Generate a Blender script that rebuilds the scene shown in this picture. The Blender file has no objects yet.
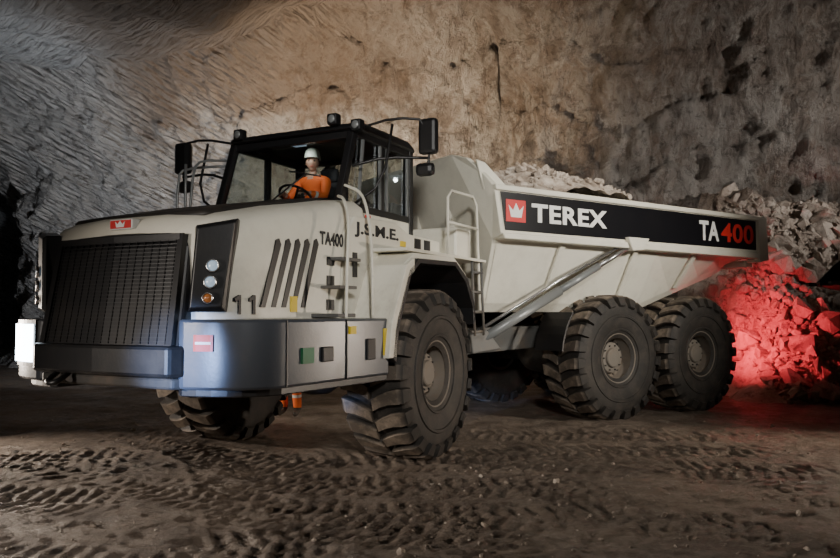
import bpy, bmesh, math, random
import numpy as np
from mathutils import Vector, Matrix, Quaternion
random.seed(4); rng=np.random.RandomState(7)
C=bpy.context.scene.collection
# ---------------------------------------------------------------- noise
def _h(x,y,z,s):
    n=(x*374761393+y*668265263+z*1274126177+s*974711)&0x7fffffff
    n=((n^(n>>13))*1103515245+12345)&0x7fffffff
    n=((n^(n>>15))*1299709+7)&0x7fffffff
    return (n&0xffff)/32767.5-1.0
def vnoise(x,y,z,s=0):
    x=np.asarray(x,float);y=np.asarray(y,float)+0*x;z=np.asarray(z,float)+0*x
    xi=np.floor(x).astype(np.int64);yi=np.floor(y).astype(np.int64);zi=np.floor(z).astype(np.int64)
    fx=x-xi;fy=y-yi;fz=z-zi
    fx=fx*fx*(3-2*fx);fy=fy*fy*(3-2*fy);fz=fz*fz*(3-2*fz)
    r=0
    for i in (0,1):
        for j in (0,1):
            for k in (0,1):
                w=(fx if i else 1-fx)*(fy if j else 1-fy)*(fz if k else 1-fz)
                r=r+w*_h(xi+i,yi+j,zi+k,s)
    return r
def fbm(x,y,z,o=4,s=0):
    r=0;a=1;f=1
    for i in range(o):
        r=r+a*vnoise(x*f,y*f,z*f,s+i*17);a*=.5;f*=2.03
    return r
# ---------------------------------------------------------------- materials
def newmat(n):
    m=bpy.data.materials.new(n);m.use_nodes=True
    nt=m.node_tree;b=nt.nodes['Principled BSDF'];return m,nt,b
def N(nt,t,**k):
    n=nt.nodes.new(t)
    for a,v in k.items(): setattr(n,a,v)
    return n
def mixc(nt,fac,c1,c2,mode='MIX'):
    n=N(nt,'ShaderNodeMix',data_type='RGBA',blend_type=mode)
    for s,v in ((n.inputs[0],fac),(n.inputs[6],c1),(n.inputs[7],c2)):
        if isinstance(v,bpy.types.NodeSocket): nt.links.new(v,s)
        elif isinstance(v,(int,float)): s.default_value=v
        else: s.default_value=(v[0],v[1],v[2],1)
    return n.outputs[2]
def noise(nt,scale,detail=5,rough=.6,vec=None,dist=0):
    n=N(nt,'ShaderNodeTexNoise');n.inputs['Scale'].default_value=scale;n.inputs['Detail'].default_value=detail
    n.inputs['Roughness'].default_value=rough;n.inputs['Distortion'].default_value=dist
    if vec is not None: nt.links.new(vec,n.inputs['Vector'])
    return n.outputs['Fac']
def ramp(nt,f,a,b,lo=0,hi=1):
    n=N(nt,'ShaderNodeMapRange');nt.links.new(f,n.inputs[0])
    n.interpolation_type='SMOOTHSTEP'
    n.inputs[1].default_value=a;n.inputs[2].default_value=b;n.inputs[3].default_value=lo;n.inputs[4].default_value=hi
    return n.outputs[0]
def bump(nt,b,h,st,dist=.02,prev=None):
    n=N(nt,'ShaderNodeBump');n.inputs['Strength'].default_value=st;n.inputs['Distance'].default_value=dist
    nt.links.new(h,n.inputs['Height'])
    if prev is not None: nt.links.new(prev,n.inputs['Normal'])
    nt.links.new(n.outputs[0],b.inputs['Normal']);return n.outputs[0]
def math_(nt,op,a,b=0):
    n=N(nt,'ShaderNodeMath',operation=op)
    for s,v in ((n.inputs[0],a),(n.inputs[1],b)):
        if isinstance(v,(int,float)): s.default_value=v
        else: nt.links.new(v,s)
    return n.outputs[0]
def mapped(nt,vec,rot,scale):
    a=N(nt,'ShaderNodeMapping');nt.links.new(vec,a.inputs[0]);a.inputs['Rotation'].default_value=rot
    b=N(nt,'ShaderNodeMapping');nt.links.new(a.outputs[0],b.inputs[0]);b.inputs['Scale'].default_value=scale
    return b.outputs[0]
def paint(name,col,rough=.45,metal=0,dirt=(.20,.15,.105),amt=.5,low=1.0):
    m,nt,b=newmat(name)
    tc=N(nt,'ShaderNodeTexCoord').outputs['Object']
    f=ramp(nt,noise(nt,2.3,8,.65,tc),.42,.75)
    g=ramp(nt,noise(nt,25,4,.7,tc),.5,.8)
    geo=N(nt,'ShaderNodeNewGeometry').outputs['Position']
    sp=N(nt,'ShaderNodeSeparateXYZ');nt.links.new(geo,sp.inputs[0])
    lowf=ramp(nt,sp.outputs[2],.6,2.4,low,.25)
    ff=math_(nt,'MULTIPLY',math_(nt,'ADD',f,math_(nt,'MULTIPLY',g,.35)),math_(nt,'MULTIPLY',lowf,amt))
    ff=math_(nt,'MINIMUM',ff,1.0)
    nt.links.new(mixc(nt,ff,col,dirt),b.inputs['Base Color'])
    nt.links.new(math_(nt,'ADD',math_(nt,'MULTIPLY',ff,.4),rough),b.inputs['Roughness'])
    b.inputs['Metallic'].default_value=metal
    bump(nt,b,noise(nt,40,3,.6,tc),.08,.01)
    return m
M={}
M['white']=paint('dusty_cream_paint',(.78,.75,.64),.38,amt=.7)
M['grey']=paint('grey_bumper_paint',(.065,.073,.088),.32,amt=.28)
M['black']=paint('black_paint',(.010,.010,.011),.4,amt=.12)
M['hood']=paint('black_antiglare_hood',(.03,.027,.025),.5,amt=.6,low=1.2)
M['stripe']=paint('black_stripe',(.006,.006,.008),.3,amt=.05)
M['dark']=paint('dark_chassis',(.03,.028,.026),.6,amt=.5)
M['chassis']=paint('grey_chassis',(.10,.10,.095),.55,amt=.9)
M['rim']=paint('dusty_rim',(.17,.15,.125),.6,amt=.8)
M['chrome']=paint('steel_rod',(.55,.55,.55),.25,.9,amt=.2)
M['silver']=paint('grey_pillar',(.22,.23,.23),.35,.2,amt=.2)
M['red']=paint('red_paint',(.65,.03,.03),.4,amt=.05)
M['wtext']=paint('white_lettering',(.85,.85,.82),.4,amt=.05)
M['btext']=paint('black_lettering',(.008,.009,.012),.5,amt=.02)
M['yellow']=paint('yellow_sticker',(.75,.55,.03),.5,amt=.1)
M['green']=paint('green_sticker',(.02,.16,.07),.5,amt=.3)
M['skin']=paint('skin',(.55,.33,.24),.55,amt=.05)
M['orange']=paint('hi_vis_orange',(.95,.17,.03),.7,amt=.15)
M['band']=paint('reflective_band',(.7,.72,.7),.35,amt=.1)
M['helmet']=paint('white_helmet',(.78,.85,.76),.3,amt=.05)
M['boot']=paint('boot_leather',(.03,.022,.018),.6,amt=.6)
M['eye']=paint('eye',(.05,.04,.035),.2,amt=0)
M['seat']=paint('seat_fabric',(.03,.03,.035),.8,amt=.1)
def tyremat():
    m,nt,b=newmat('tyre_rubber')
    tc=N(nt,'ShaderNodeTexCoord').outputs['Object']
    f=ramp(nt,noise(nt,5,8,.7,tc),.4,.7)
    sp=N(nt,'ShaderNodeSeparateXYZ');nt.links.new(tc,sp.inputs[0])
    r=math_(nt,'SQRT',math_(nt,'ADD',math_(nt,'MULTIPLY',sp.outputs[0],sp.outputs[0]),math_(nt,'MULTIPLY',sp.outputs[2],sp.outputs[2])))
    lug=ramp(nt,r,.885,.925,.14,1)
    col=mixc(nt,math_(nt,'MULTIPLY',math_(nt,'ADD',math_(nt,'MULTIPLY',f,.6),.3),lug),(.009,.0085,.008),(.28,.22,.165))
    nt.links.new(col,b.inputs['Base Color'])
    b.inputs['Roughness'].default_value=.7
    bump(nt,b,noise(nt,60,4,.7,tc),.25,.01);return m
M['tyre']=tyremat()
def glassmat():
    m,nt,b=newmat('cab_glass')
    o=[n for n in nt.nodes if n.type=='OUTPUT_MATERIAL'][0]
    t=N(nt,'ShaderNodeBsdfTransparent');t.inputs[0].default_value=(.62,.68,.68,1)
    g=N(nt,'ShaderNodeBsdfGlossy');g.inputs['Roughness'].default_value=.03;g.inputs[0].default_value=(.9,.95,1,1)
    mx=N(nt,'ShaderNodeMixShader');mx.inputs[0].default_value=.16
    nt.links.new(t.outputs[0],mx.inputs[1]);nt.links.new(g.outputs[0],mx.inputs[2]);nt.links.new(mx.outputs[0],o.inputs[0]);return m
M['glass']=glassmat()
def emis(name,col,s,base=(.8,.8,.8)):
    m,nt,b=newmat(name);b.inputs['Base Color'].default_value=(*base,1)
    b.inputs['Emission Color'].default_value=(*col,1);b.inputs['Emission Strength'].default_value=s;b.inputs['Roughness'].default_value=.15;return m
M['lampon']=emis('lit_lamp',(.78,.90,1),18)
M['tail']=emis('lit_tail_lamp',(1,.04,.03),6,(.6,.02,.02))
M['lens']=emis('lamp_lens',(.6,.8,1),.35,(.35,.42,.5))
M['amber']=emis('amber_lens',(1,.3,.05),.05,(.35,.13,.04))
def rockmat(name,c1,c2,c3,bst=.8,fine=6.0,mode='wall'):
    m,nt,b=newmat(name)
    tc=N(nt,'ShaderNodeTexCoord').outputs['Object']
    sp=N(nt,'ShaderNodeSeparateXYZ');nt.links.new(tc,sp.inputs[0])
    sv=noise(nt,1.0,8,.70,mapped(nt,tc,(0,0,0),(2.2,2.2,.75)),.45)
    if mode=='ceil': v1=mapped(nt,tc,(0,0,math.radians(38)),(1.3,7.0,1.3))
    else: v1=mapped(nt,tc,(0,math.radians(-28),0),(1.5,1.5,8.5))
    s1=noise(nt,1.0,3,.6,v1,.25)
    vs=N(nt,'ShaderNodeTexVoronoi');vs.feature='F1';vs.inputs['Scale'].default_value=1.15;nt.links.new(v1,vs.inputs['Vector'])
    stroke=math_(nt,'ADD',math_(nt,'MULTIPLY',s1,1.1),math_(nt,'MULTIPLY',vs.outputs['Distance'],.7))
    if mode=='wall':
        wob=math_(nt,'MULTIPLY',noise(nt,.3,3,.5,tc),4.0)
        k=ramp(nt,math_(nt,'ADD',math_(nt,'ADD',sp.outputs[0],wob),math_(nt,'MULTIPLY',sp.outputs[2],-.75)),-8.5,-5.0,1,0)
    elif mode in('stroke','ceil'):
        k=ramp(nt,sp.outputs[2],-50,-40,0,1)
    else: k=ramp(nt,sp.outputs[2],90,100,0,.001)
    mixh=N(nt,'ShaderNodeMix',data_type='FLOAT')
    nt.links.new(k,mixh.inputs[0]);nt.links.new(sv,mixh.inputs[2]);nt.links.new(stroke,mixh.inputs[3])
    st=mixh.outputs[0]
    big=ramp(nt,noise(nt,.35,6,.62,tc,.6),.36,.66)
    col=mixc(nt,big,c1,c2)
    if mode!='rubble':
        stain=ramp(nt,noise(nt,.30,6,.65,mapped(nt,tc,(0,0,0),(1.4,1.4,.5)),.7),.46,.60)
        col=mixc(nt,math_(nt,'MULTIPLY',stain,.6),col,(.29,.205,.145))
    stf=ramp(nt,st,.42,.60)
    col=mixc(nt,math_(nt,'MULTIPLY',stf,.65),col,c3)
    crack=ramp(nt,st,.30,.46,1,0)
    col=mixc(nt,math_(nt,'MULTIPLY',crack,.7),col,(c1[0]*.30,c1[1]*.27,c1[2]*.24))
    fn=noise(nt,fine,9,.78,tc)
    pit=ramp(nt,fn,.38,.50,1,0)
    col=mixc(nt,math_(nt,'MULTIPLY',pit,.6),col,(c1[0]*.28,c1[1]*.25,c1[2]*.22))
    speck=ramp(nt,noise(nt,2.2,10,.82,tc,.4),.51,.68,0,.6)
    col=mixc(nt,speck,col,(.76,.73,.68))
    if mode!='rubble':
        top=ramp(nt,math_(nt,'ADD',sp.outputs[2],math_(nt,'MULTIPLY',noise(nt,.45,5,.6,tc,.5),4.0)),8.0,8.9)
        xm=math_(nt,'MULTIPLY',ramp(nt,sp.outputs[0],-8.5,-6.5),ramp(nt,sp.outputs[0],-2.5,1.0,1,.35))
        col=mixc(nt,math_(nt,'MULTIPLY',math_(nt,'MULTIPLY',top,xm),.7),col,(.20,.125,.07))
    nt.links.new(col,b.inputs['Base Color']);b.inputs['Roughness'].default_value=.65
    vo=N(nt,'ShaderNodeTexVoronoi');vo.feature='F1';vo.inputs['Scale'].default_value=fine*.7;nt.links.new(tc,vo.inputs['Vector'])
    h=math_(nt,'ADD',math_(nt,'MULTIPLY',st,1.8),math_(nt,'ADD',math_(nt,'MULTIPLY',vo.outputs['Distance'],.35),math_(nt,'MULTIPLY',fn,1.1)))
    bump(nt,b,h,bst,.36);return m
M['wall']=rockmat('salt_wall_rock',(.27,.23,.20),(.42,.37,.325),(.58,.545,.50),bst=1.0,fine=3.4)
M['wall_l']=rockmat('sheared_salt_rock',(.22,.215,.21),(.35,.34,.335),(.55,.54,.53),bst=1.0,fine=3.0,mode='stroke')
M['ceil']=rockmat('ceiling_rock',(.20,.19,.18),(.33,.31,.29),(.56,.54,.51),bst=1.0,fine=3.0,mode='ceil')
M['rubble']=rockmat('broken_salt_rock',(.32,.26,.21),(.48,.40,.335),(.62,.55,.48),bst=.45,fine=5,mode='rubble')
def floormat():
    m,nt,b=newmat('compacted_salt_floor')
    tc=N(nt,'ShaderNodeTexCoord').outputs['Object']
    big=ramp(nt,noise(nt,.5,6,.6,tc,.8),.35,.68)
    med=ramp(nt,noise(nt,2.6,9,.75,tc),.40,.62)
    col=mixc(nt,big,(.125,.092,.069),(.24,.185,.142))
    col=mixc(nt,math_(nt,'MULTIPLY',med,.6),col,(.33,.265,.21))
    sp=ramp(nt,noise(nt,16,7,.82,tc),.55,.68,0,.65)
    col=mixc(nt,sp,col,(.50,.44,.375))
    pit=ramp(nt,noise(nt,6,8,.8,tc),.36,.46,.5,0)
    col=mixc(nt,pit,col,(.05,.037,.028))
    nt.links.new(col,b.inputs['Base Color'])
    nt.links.new(ramp(nt,noise(nt,1.2,5,.6,tc),.35,.65,.38,.65),b.inputs['Roughness'])
    n1=bump(nt,b,noise(nt,7,9,.8,tc),.9,.06)
    bump(nt,b,noise(nt,32,6,.8,tc),.9,.022,n1);return m
M['floor']=floormat()
# ---------------------------------------------------------------- mesh helpers
def link(o,parent=None,mat=None):
    C.objects.link(o)
    if parent is not None: o.parent=parent
    if mat is not None: o.data.materials.append(M[mat] if isinstance(mat,str) else mat)
    return o
def mesh(name,v,f,parent,mat,smooth=False,bevel=0,fixn=True):
    me=bpy.data.meshes.new(name);me.from_pydata([tuple(p) for p in v],[],[tuple(q) for q in f])
    if fixn:
        bm=bmesh.new();bm.from_mesh(me);bmesh.ops.recalc_face_normals(bm,faces=bm.faces);bm.to_mesh(me);bm.free()
    if smooth: me.polygons.foreach_set('use_smooth',[True]*len(me.polygons))
    o=bpy.data.objects.new(name,me);link(o,parent,mat)
    if bevel:
        b=o.modifiers.new('bev','BEVEL');b.width=bevel;b.segments=2;b.limit_method='ANGLE'
    return o
BF=[(0,1,3,2),(4,6,7,5),(0,4,5,1),(2,3,7,6),(0,2,6,4),(1,5,7,3)]
def box(name,a0,a1,l0,l1,z0,z1,parent,mat,bevel=.012):
    v=[(x,y,z) for x in (a0,a1) for y in (l0,l1) for z in (z0,z1)]
    return mesh(name,v,BF,parent,mat,bevel=bevel)
def boxes(name,L,parent,mat,bevel=0):
    v=[];f=[]
    for (a0,a1,l0,l1,z0,z1) in L:
        k=len(v);v+=[(x,y,z) for x in (a0,a1) for y in (l0,l1) for z in (z0,z1)]
        f+=[tuple(k+i for i in q) for q in BF]
    return mesh(name,v,f,parent,mat,bevel=bevel)
def prism(name,pts,axis,d0,d1,parent,mat,bevel=.01):
    def P(p,d):
        return {'l':(p[0],d,p[1]),'z':(p[0],p[1],d),'a':(d,p[0],p[1])}[axis]
    n=len(pts);v=[P(p,d0) for p in pts]+[P(p,d1) for p in pts]
    f=[tuple(range(n)),tuple(range(2*n-1,n-1,-1))]+[(i,(i+1)%n,n+(i+1)%n,n+i) for i in range(n)]
    return mesh(name,v,f,parent,mat,bevel=bevel)
def loft(name,secs,parent,mat,smooth=True,closed=True,cap=True,bevel=0):
    n=len(secs[0]);v=[p for s in secs for p in s];f=[]
    for i in range(len(secs)-1):
        for j in range(n if closed else n-1):
            k=(j+1)%n;f.append((i*n+j,i*n+k,(i+1)*n+k,(i+1)*n+j))
    if cap: f.append(tuple(range(n)));f.append(tuple(range((len(secs)-1)*n,len(secs)*n)))
    return mesh(name,v,f,parent,mat,smooth,bevel)
def tubemesh(pts,r,seg=10,rb=None):
    pts=[Vector(p) for p in pts];V=[];F=[];n=len(pts)
    up=None
    for i,p in enumerate(pts):
        d=(pts[min(i+1,n-1)]-pts[max(i-1,0)]).normalized()
        if up is None: up=d.orthogonal().normalized()
        up=(up-d*up.dot(d)).normalized();s=d.cross(up)
        rr=r if rb is None else r+(rb-r)*i/(n-1)
        for k in range(seg):
            t=2*math.pi*k/seg;V.append(p+(up*math.cos(t)+s*math.sin(t))*rr)
    for i in range(n-1):
        for k in range(seg):
            F.append((i*seg+k,i*seg+(k+1)%seg,(i+1)*seg+(k+1)%seg,(i+1)*seg+k))
    F.append(tuple(range(seg-1,-1,-1)));F.append(tuple((n-1)*seg+k for k in range(seg)))
    return V,F
def smoothpath(pts,it=2):
    pts=[Vector(p) for p in pts]
    for _ in range(it):
        q=[pts[0]]
        for i in range(len(pts)-1):
            q.append(pts[i]*.75+pts[i+1]*.25);q.append(pts[i]*.25+pts[i+1]*.75)
        q.append(pts[-1]);pts=q
    return pts
def tubes(name,paths,r,parent,mat,seg=10,smooth_it=0):
    V=[];F=[]
    for p in paths:
        if smooth_it: p=smoothpath(p,smooth_it)
        v,f=tubemesh(p,r,seg);k=len(V);V+=v;F+=[tuple(k+i for i in q) for q in f]
    return mesh(name,V,F,parent,mat,True)
def lathe(prof,seg=48,y0=0):
    V=[];F=[];n=len(prof)
    for k in range(seg):
        t=2*math.pi*k/seg
        for r,y in prof: V.append((r*math.cos(t),y+y0,r*math.sin(t)))
    for k in range(seg):
        k2=(k+1)%seg
        for j in range(n-1): F.append((k*n+j,k*n+j+1,k2*n+j+1,k2*n+j))
    return V,F
def autosmooth(o,ang=35):
    me=o.data
    me.polygons.foreach_set('use_smooth',[True]*len(me.polygons))
    bm=bmesh.new();bm.from_mesh(me)
    for e in bm.edges:
        if len(e.link_faces)==2 and e.calc_face_angle(0)>math.radians(ang): e.smooth=False
    bm.to_mesh(me);bm.free()
def empty(name,parent=None,loc=(0,0,0),rot=(0,0,0)):
    e=bpy.data.objects.new(name,None);C.objects.link(e);e.location=loc;e.rotation_euler=rot;e.empty_display_size=.2
    if parent: e.parent=parent
    return e
RS=Matrix(((-1,0,0),(0,0,1),(0,1,0)))
def text(name,s,parent,pos,mat,width=None,height=None,bold=.0,depth=.003):
    cu=bpy.data.curves.new(name,'FONT');cu.body=s;cu.size=1;cu.extrude=depth;cu.offset=bold;cu.align_x='LEFT';cu.space_character=1.0+bold*2.2
    o=bpy.data.objects.new(name,cu);C.objects.link(o)
    bpy.context.view_layer.update()
    dg=bpy.context.evaluated_depsgraph_get();me=bpy.data.meshes.new_from_object(o.evaluated_get(dg))
    bpy.data.objects.remove(o)
    co=np.array([v.co[:] for v in me.vertices]);mn=co.min(0);mx=co.max(0);d=mx-mn
    sx=width/d[0];sy=height/d[1];R=RS.transposed()
    for v in me.vertices:
        p=Vector(((v.co.x-mn[0])*sx,(v.co.y-mn[1])*sy,v.co.z))
        v.co=R@p+Vector(pos)
    o=bpy.data.objects.new(name,me);link(o,parent)
    me.materials.clear();me.materials.append(M[mat]);return o
# ---------------------------------------------------------------- TRUCK
F0=(-1.285,8.97);R0=(2.01,12.31)
thF=math.radians(27);thR=math.radians(56)
truck=empty('articulated_dump_truck',None,(F0[0],F0[1],0))
def angf(t): return math.atan2(-math.cos(t),-math.sin(t))
front=empty('front_section',truck,(0,0,0),(0,0,angf(thF)))
rear=empty('rear_section',truck,(R0[0]-F0[0],R0[1]-F0[1],0),(0,0,angf(thR)))
TR=.935
def wheel(name,parent,a,l,spin,sc=1.0):
    side=1 if l>0 else -1
    w=empty(name,parent,(a,l,(TR-.015)*sc),(0,0,0 if side>0 else math.pi));w.scale=(sc,sc,sc)
    half=[(.335,.30),(.40,.335),(.50,.362),(.62,.374),(.74,.366),(.80,.35),(.84,.315),(.858,.22),(.862,0)]
    prof=[(.30,.28)]+half+[(r,-y) for r,y in half[:-1][::-1]]+[(.30,-.28)]
    V,F=lathe(prof,64)
    n=23
    def add(pts):
        k=len(V);V.extend(pts)
        m=len(pts)//4
        for i in range(m-1):
            b=k+i*4
            for j in range(4): F.append((b+j,b+(j+1)%4,b+4+(j+1)%4,b+4+j))
        F.append((k,k+3,k+2,k+1));e=k+(m-1)*4;F.append((e,e+1,e+2,e+3))
    for i in range(n):
        for s in (1,-1):
            base=2*math.pi*(i+(.5 if s<0 else 0)+spin)/n
            st=[(.015,.935,.85,-.05,.066),(.10,.937,.85,.0,.068),(.21,.935,.85,.045,.074),(.315,.928,.83,.06,.082),(.368,.89,.80,.06,.082),(.402,.78,.76,.06,.068)]
            pts=[]
            for (y,rt,rb,ao,hw) in st:
                for (r,sg) in ((rb,-1),(rt,-1),(rt,1),(rb,1)):
                    yy=y if r==rt else y-.03*(y>.3)
                    t=base+ao+sg*hw*(1 if r==rt else 1.12)
                    pts.append((r*math.cos(t),s*yy,r*math.sin(t)))
            add(pts)
    for pr in ([(.60,.370),(.61,.386),(.64,.386),(.65,.372)],[(.40,.333),(.41,.352),(.43,.356),(.44,.345)]):
        v2,f2=lathe(pr,64);k=len(V);V+=v2;F+=[tuple(k+i for i in q) for q in f2]
    t=mesh('tyre',V,F,w,'tyre');autosmooth(t,30)
    rp=[(.30,-.29),(.36,-.31),(.385,-.30),(.385,-.285),(.34,-.27),(.33,.20),(.345,.26),(.36,.285),(.385,.29),(.392,.31),(.38,.32),(.355,.315),(.335,.28),(.325,.22),(.31,.17),(.29,.12),(.25,.09),(.245,.07),(.235,.07),(.23,.16),(.215,.18),(.15,.19),(.14,.22),(.125,.23),(.0,.235)]
    V,F=lathe(rp,48)
    o=mesh('rim',V,F,w,'rim');autosmooth(o,30)
    v=[];f=[]
    for k in range(16):
        t=2*math.pi*k/16
        vv,ff=lathe([(0,.125),(.017,.125),(.017,.08)],6)
        kk=len(v);v+=[(x+.272*math.cos(t),y,z+.272*math.sin(t)) for x,y,z in vv];f+=[tuple(kk+i for i in q) for q in ff]
    for k in range(10):
        t=2*math.pi*k/10
        vv,ff=lathe([(.0,.205),(.012,.205),(.012,.17)],6)
        kk=len(v);v+=[(x+.185*math.cos(t),y,z+.185*math.sin(t)) for x,y,z in vv];f+=[tuple(kk+i for i in q) for q in ff]
    mesh('wheel_nuts',v,f,w,'dark')
    return w
wheel('front_wheel_near',front,0,1.33,.1);wheel('front_wheel_far',front,0,-1.33,.4)
for nm,a in (('mid',0),('rear',-1.97)):
    wheel(nm+'_wheel_near',rear,a,1.33,.25 if a else .6);wheel(nm+'_wheel_far',rear,a,-1.33,.7)
def axle(name,parent,a):
    V,F=lathe([(0.01,-1.25),(.13,-1.25),(.14,-.5),(.2,-.38),(.31,-.2),(.33,0),(.31,.2),(.2,.38),(.14,.5),(.13,1.25),(.01,1.25)],24)
    o=mesh(name,[(x+a,y,z+TR) for x,y,z in V],F,parent,'dark');autosmooth(o)
axle('front_axle',front,0);axle('mid_axle',rear,0);axle('rear_axle',rear,-1.97)
prism('front_frame',[(2.6,1.05),(2.6,1.5),(-1.4,1.5),(-1.7,1.35),(-1.7,.85),(-1.2,.85),(-.6,1.1),(.6,1.1),(1.2,.98)],'l',-.5,.5,front,'dark')
box('engine_block',.9,2.5,-.42,.42,.93,1.3,front,'dark',.05)
WING=[(3.03,.86),(3.01,1.0),(2.98,1.13),(2.93,1.25),(2.87,1.35),(2.79,1.43),(2.70,1.49),(2.60,1.53)]
for s,nm in ((1,'near'),(-1,'far')):
    pts=[(3.00,.80)]+WING+[(1.05,1.64),(1.05,1.1),(2.2,1.1),(2.6,.9),(2.7,.80)]
    zb=.985
    o=prism('bumper_wing_'+nm,[(a,l*s) for a,l in pts],'z',zb,1.54,front,'grey',.025);autosmooth(o,30)
    prism('bumper_skirt_'+nm,[(a-.08,l*s-.07*s) for a,l in pts],'z',.92,zb+.01,front,'black',.01)
prism('bumper_centre',[(3.02,-.84),(3.13,-.80),(3.16,0),(3.13,.82),(3.02,.9),(2.7,.9),(2.7,-.84)],'z',1.08,1.33,front,'black',.03)
prism('bumper_centre_lip',[(3.0,-.80),(3.06,-.76),(3.06,.8),(3.0,.85),(2.7,.85),(2.7,-.80)],'z',.98,1.07,front,'dark',.02)
boxes('bumper_seams',[(2.545,2.56,1.0,1.541,1.0,1.53),(1.75,1.762,1.0,1.603,1.0,1.53)],front,'black')
tubes('tow_hook',[[(3.10,-.5,1.08),(3.22,-.5,1.0),(3.22,-.36,1.0),(3.10,-.36,1.08)]],.025,front,'black',8,2)
def wingpanel(name,s,mat,t0,t1,z0,z1,off):
    P=WING;d=[0]
    for i in range(len(P)-1): d.append(d[-1]+math.dist(P[i],P[i+1]))
    out=[]
    for t in np.linspace(t0,t1,9):
        q=t*d[-1];a=np.interp(q,d,[p[0] for p in P]);l=np.interp(q,d,[p[1] for p in P])
        out.append((a+off*.85,(l+off*.5)*s))
    n=len(out)
    v=[(a,l,z0) for a,l in out]+[(a,l,z1) for a,l in out]+[(a-.03,l-.02*s,z0) for a,l in out]+[(a-.03,l-.02*s,z1) for a,l in out]
    f=[(i,i+1,n+i+1,n+i) for i in range(n-1)]+[(2*n+i,2*n+i+1,3*n+i+1,3*n+i) for i in range(n-1)]+[(i,i+1,2*n+i+1,2*n+i) for i in range(n-1)]+[(n+i,n+i+1,3*n+i+1,3*n+i) for i in range(n-1)]+[(0,n,3*n,2*n),(n-1,2*n-1,4*n-1,3*n-1)]
    return mesh(name,v,f,front,mat,False)
wingpanel('far_fog_lamp',-1,'lampon',.06,.66,1.15,1.49,.035)
wingpanel('far_fog_lamp_housing',-1,'black',.02,.72,1.11,1.53,.018)
wingpanel('near_red_label',1,'red',.14,.34,1.29,1.42,.014)
wingpanel('near_label_text',1,'wtext',.16,.32,1.345,1.365,.018)
boxes('side_box_details',[(1.95,2.12,1.5,1.592,1.17,1.30),(1.3,1.45,1.5,1.636,1.15,1.35)],front,'black',.01)
boxes('green_sticker',[(2.22,2.38,1.5,1.570,1.17,1.30)],front,'green')
boxes('yellow_stickers',[(1.08,1.16,1.5,1.648,1.18,1.44),(1.98,2.07,1.0,1.215,1.60,1.74),(1.62,1.72,1.5,1.615,1.40,1.47)],front,'yellow')
def hsec(a,hw,zt,zb=1.5):
    h=[(hw,zb),(hw,zt-.40),(hw-.015,zt-.22),(hw-.06,zt-.11),(hw-.16,zt-.035),(hw-.34,zt),(hw*.35,zt+.03)]
    return [(a,l,z) for l,z in h]+[(a,-l,z) for l,z in h[::-1]]
HS=[(2.87,.90,2.20),(2.855,.95,2.29),(2.81,1.03,2.365),(2.73,1.11,2.41),(2.60,1.17,2.445),(2.35,1.2,2.50),(2.0,1.2,2.58),(1.5,1.2,2.67),(1.1,1.2,2.75),(.76,1.2,2.80)]
h=loft('engine_hood',[hsec(*s) for s in HS],front,'white');autosmooth(h,40)
ts=[]
for a,hw,zt in HS[3:]:
    w=.80
    ts.append([(a,w,zt+.0),(a,w-.05,zt+.035),(a,.35,zt+.05),(a,-.35,zt+.05),(a,-w+.05,zt+.035),(a,-w,zt)])
loft('hood_top_panel',ts,front,'hood',closed=True)
def gsec(z,off=0):
    k=(z-1.32)/.98;ab=3.06-.16*k;w=.82-.04*k
    return [(ab-.07+off,-w,z),(ab-.01+off,-w*.93,z),(ab+.02+off,0,z),(ab-.01+off,w*.93,z),(ab-.07+off,w,z),(2.65,w,z),(2.65,-w,z)]
loft('grille_panel',[gsec(1.30),gsec(1.7),gsec(2.14),gsec(2.28,-.05)],front,'black',smooth=False,bevel=.02)
V=[];F=[]
def addbox(p0,p1,w,h_):
    p0=Vector(p0);p1=Vector(p1);d=(p1-p0).normalized();s=Vector((1,0,0));u=d.cross(s).normalized();k=len(V)
    for p in (p0,p1):
        for sx,sy in ((-1,-1),(1,-1),(1,1),(-1,1)): V.append(p+s*w*sx+u*h_*sy)
    F.extend([tuple(k+i for i in q) for q in [(0,1,2,3),(4,7,6,5)]+[(i,(i+1)%4,4+(i+1)%4,4+i) for i in range(4)]])
for k in range(27):
    z=1.36+k*.032;g=gsec(z)
    for i in range(1,3): addbox(g[i],g[i+1],.008,.004)
for k in range(-8,9):
    t=k/8.6;p=[]
    for z in (1.34,2.2):
        g=gsec(z);w=abs(t)*(g[3][1]);a=g[2][0]+(g[3][0]-g[2][0])*abs(t);p.append((a,math.copysign(w,t),z))
    addbox(p[0],p[1],.009,.003)
mesh('grille_mesh',V,F,front,'black')
V=[];F=[]
for s in (1,-1):
    g0=gsec(1.33);g1=gsec(2.24);i=3 if s>0 else 1
    addbox((g0[i][0]-.01,g0[i][1],g0[i][2]),(g1[i][0]-.01,g1[i][1],g1[i][2]),.03,.03)
addbox(gsec(2.22)[1],gsec(2.22)[2],.025,.025);addbox(gsec(2.22)[2],gsec(2.22)[3],.025,.025)
mesh('grille_border',V,F,front,'black')
prism('nose_badge',[(-.14,2.315),(.14,2.315),(.14,2.405),(-.14,2.405)],'a',2.76,2.890,front,'wtext',.01)
prism('nose_badge_red',[(-.125,2.325),(.125,2.325),(.125,2.395),(-.125,2.395)],'a',2.8,2.895,front,'red',0)
crown=[(-.045,2.333),(.045,2.333),(.06,2.385),(.03,2.36),(0,2.39),(-.03,2.36),(-.06,2.385)]
prism('nose_badge_crown',crown,'a',2.87,2.900,front,'wtext',0)
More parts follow.
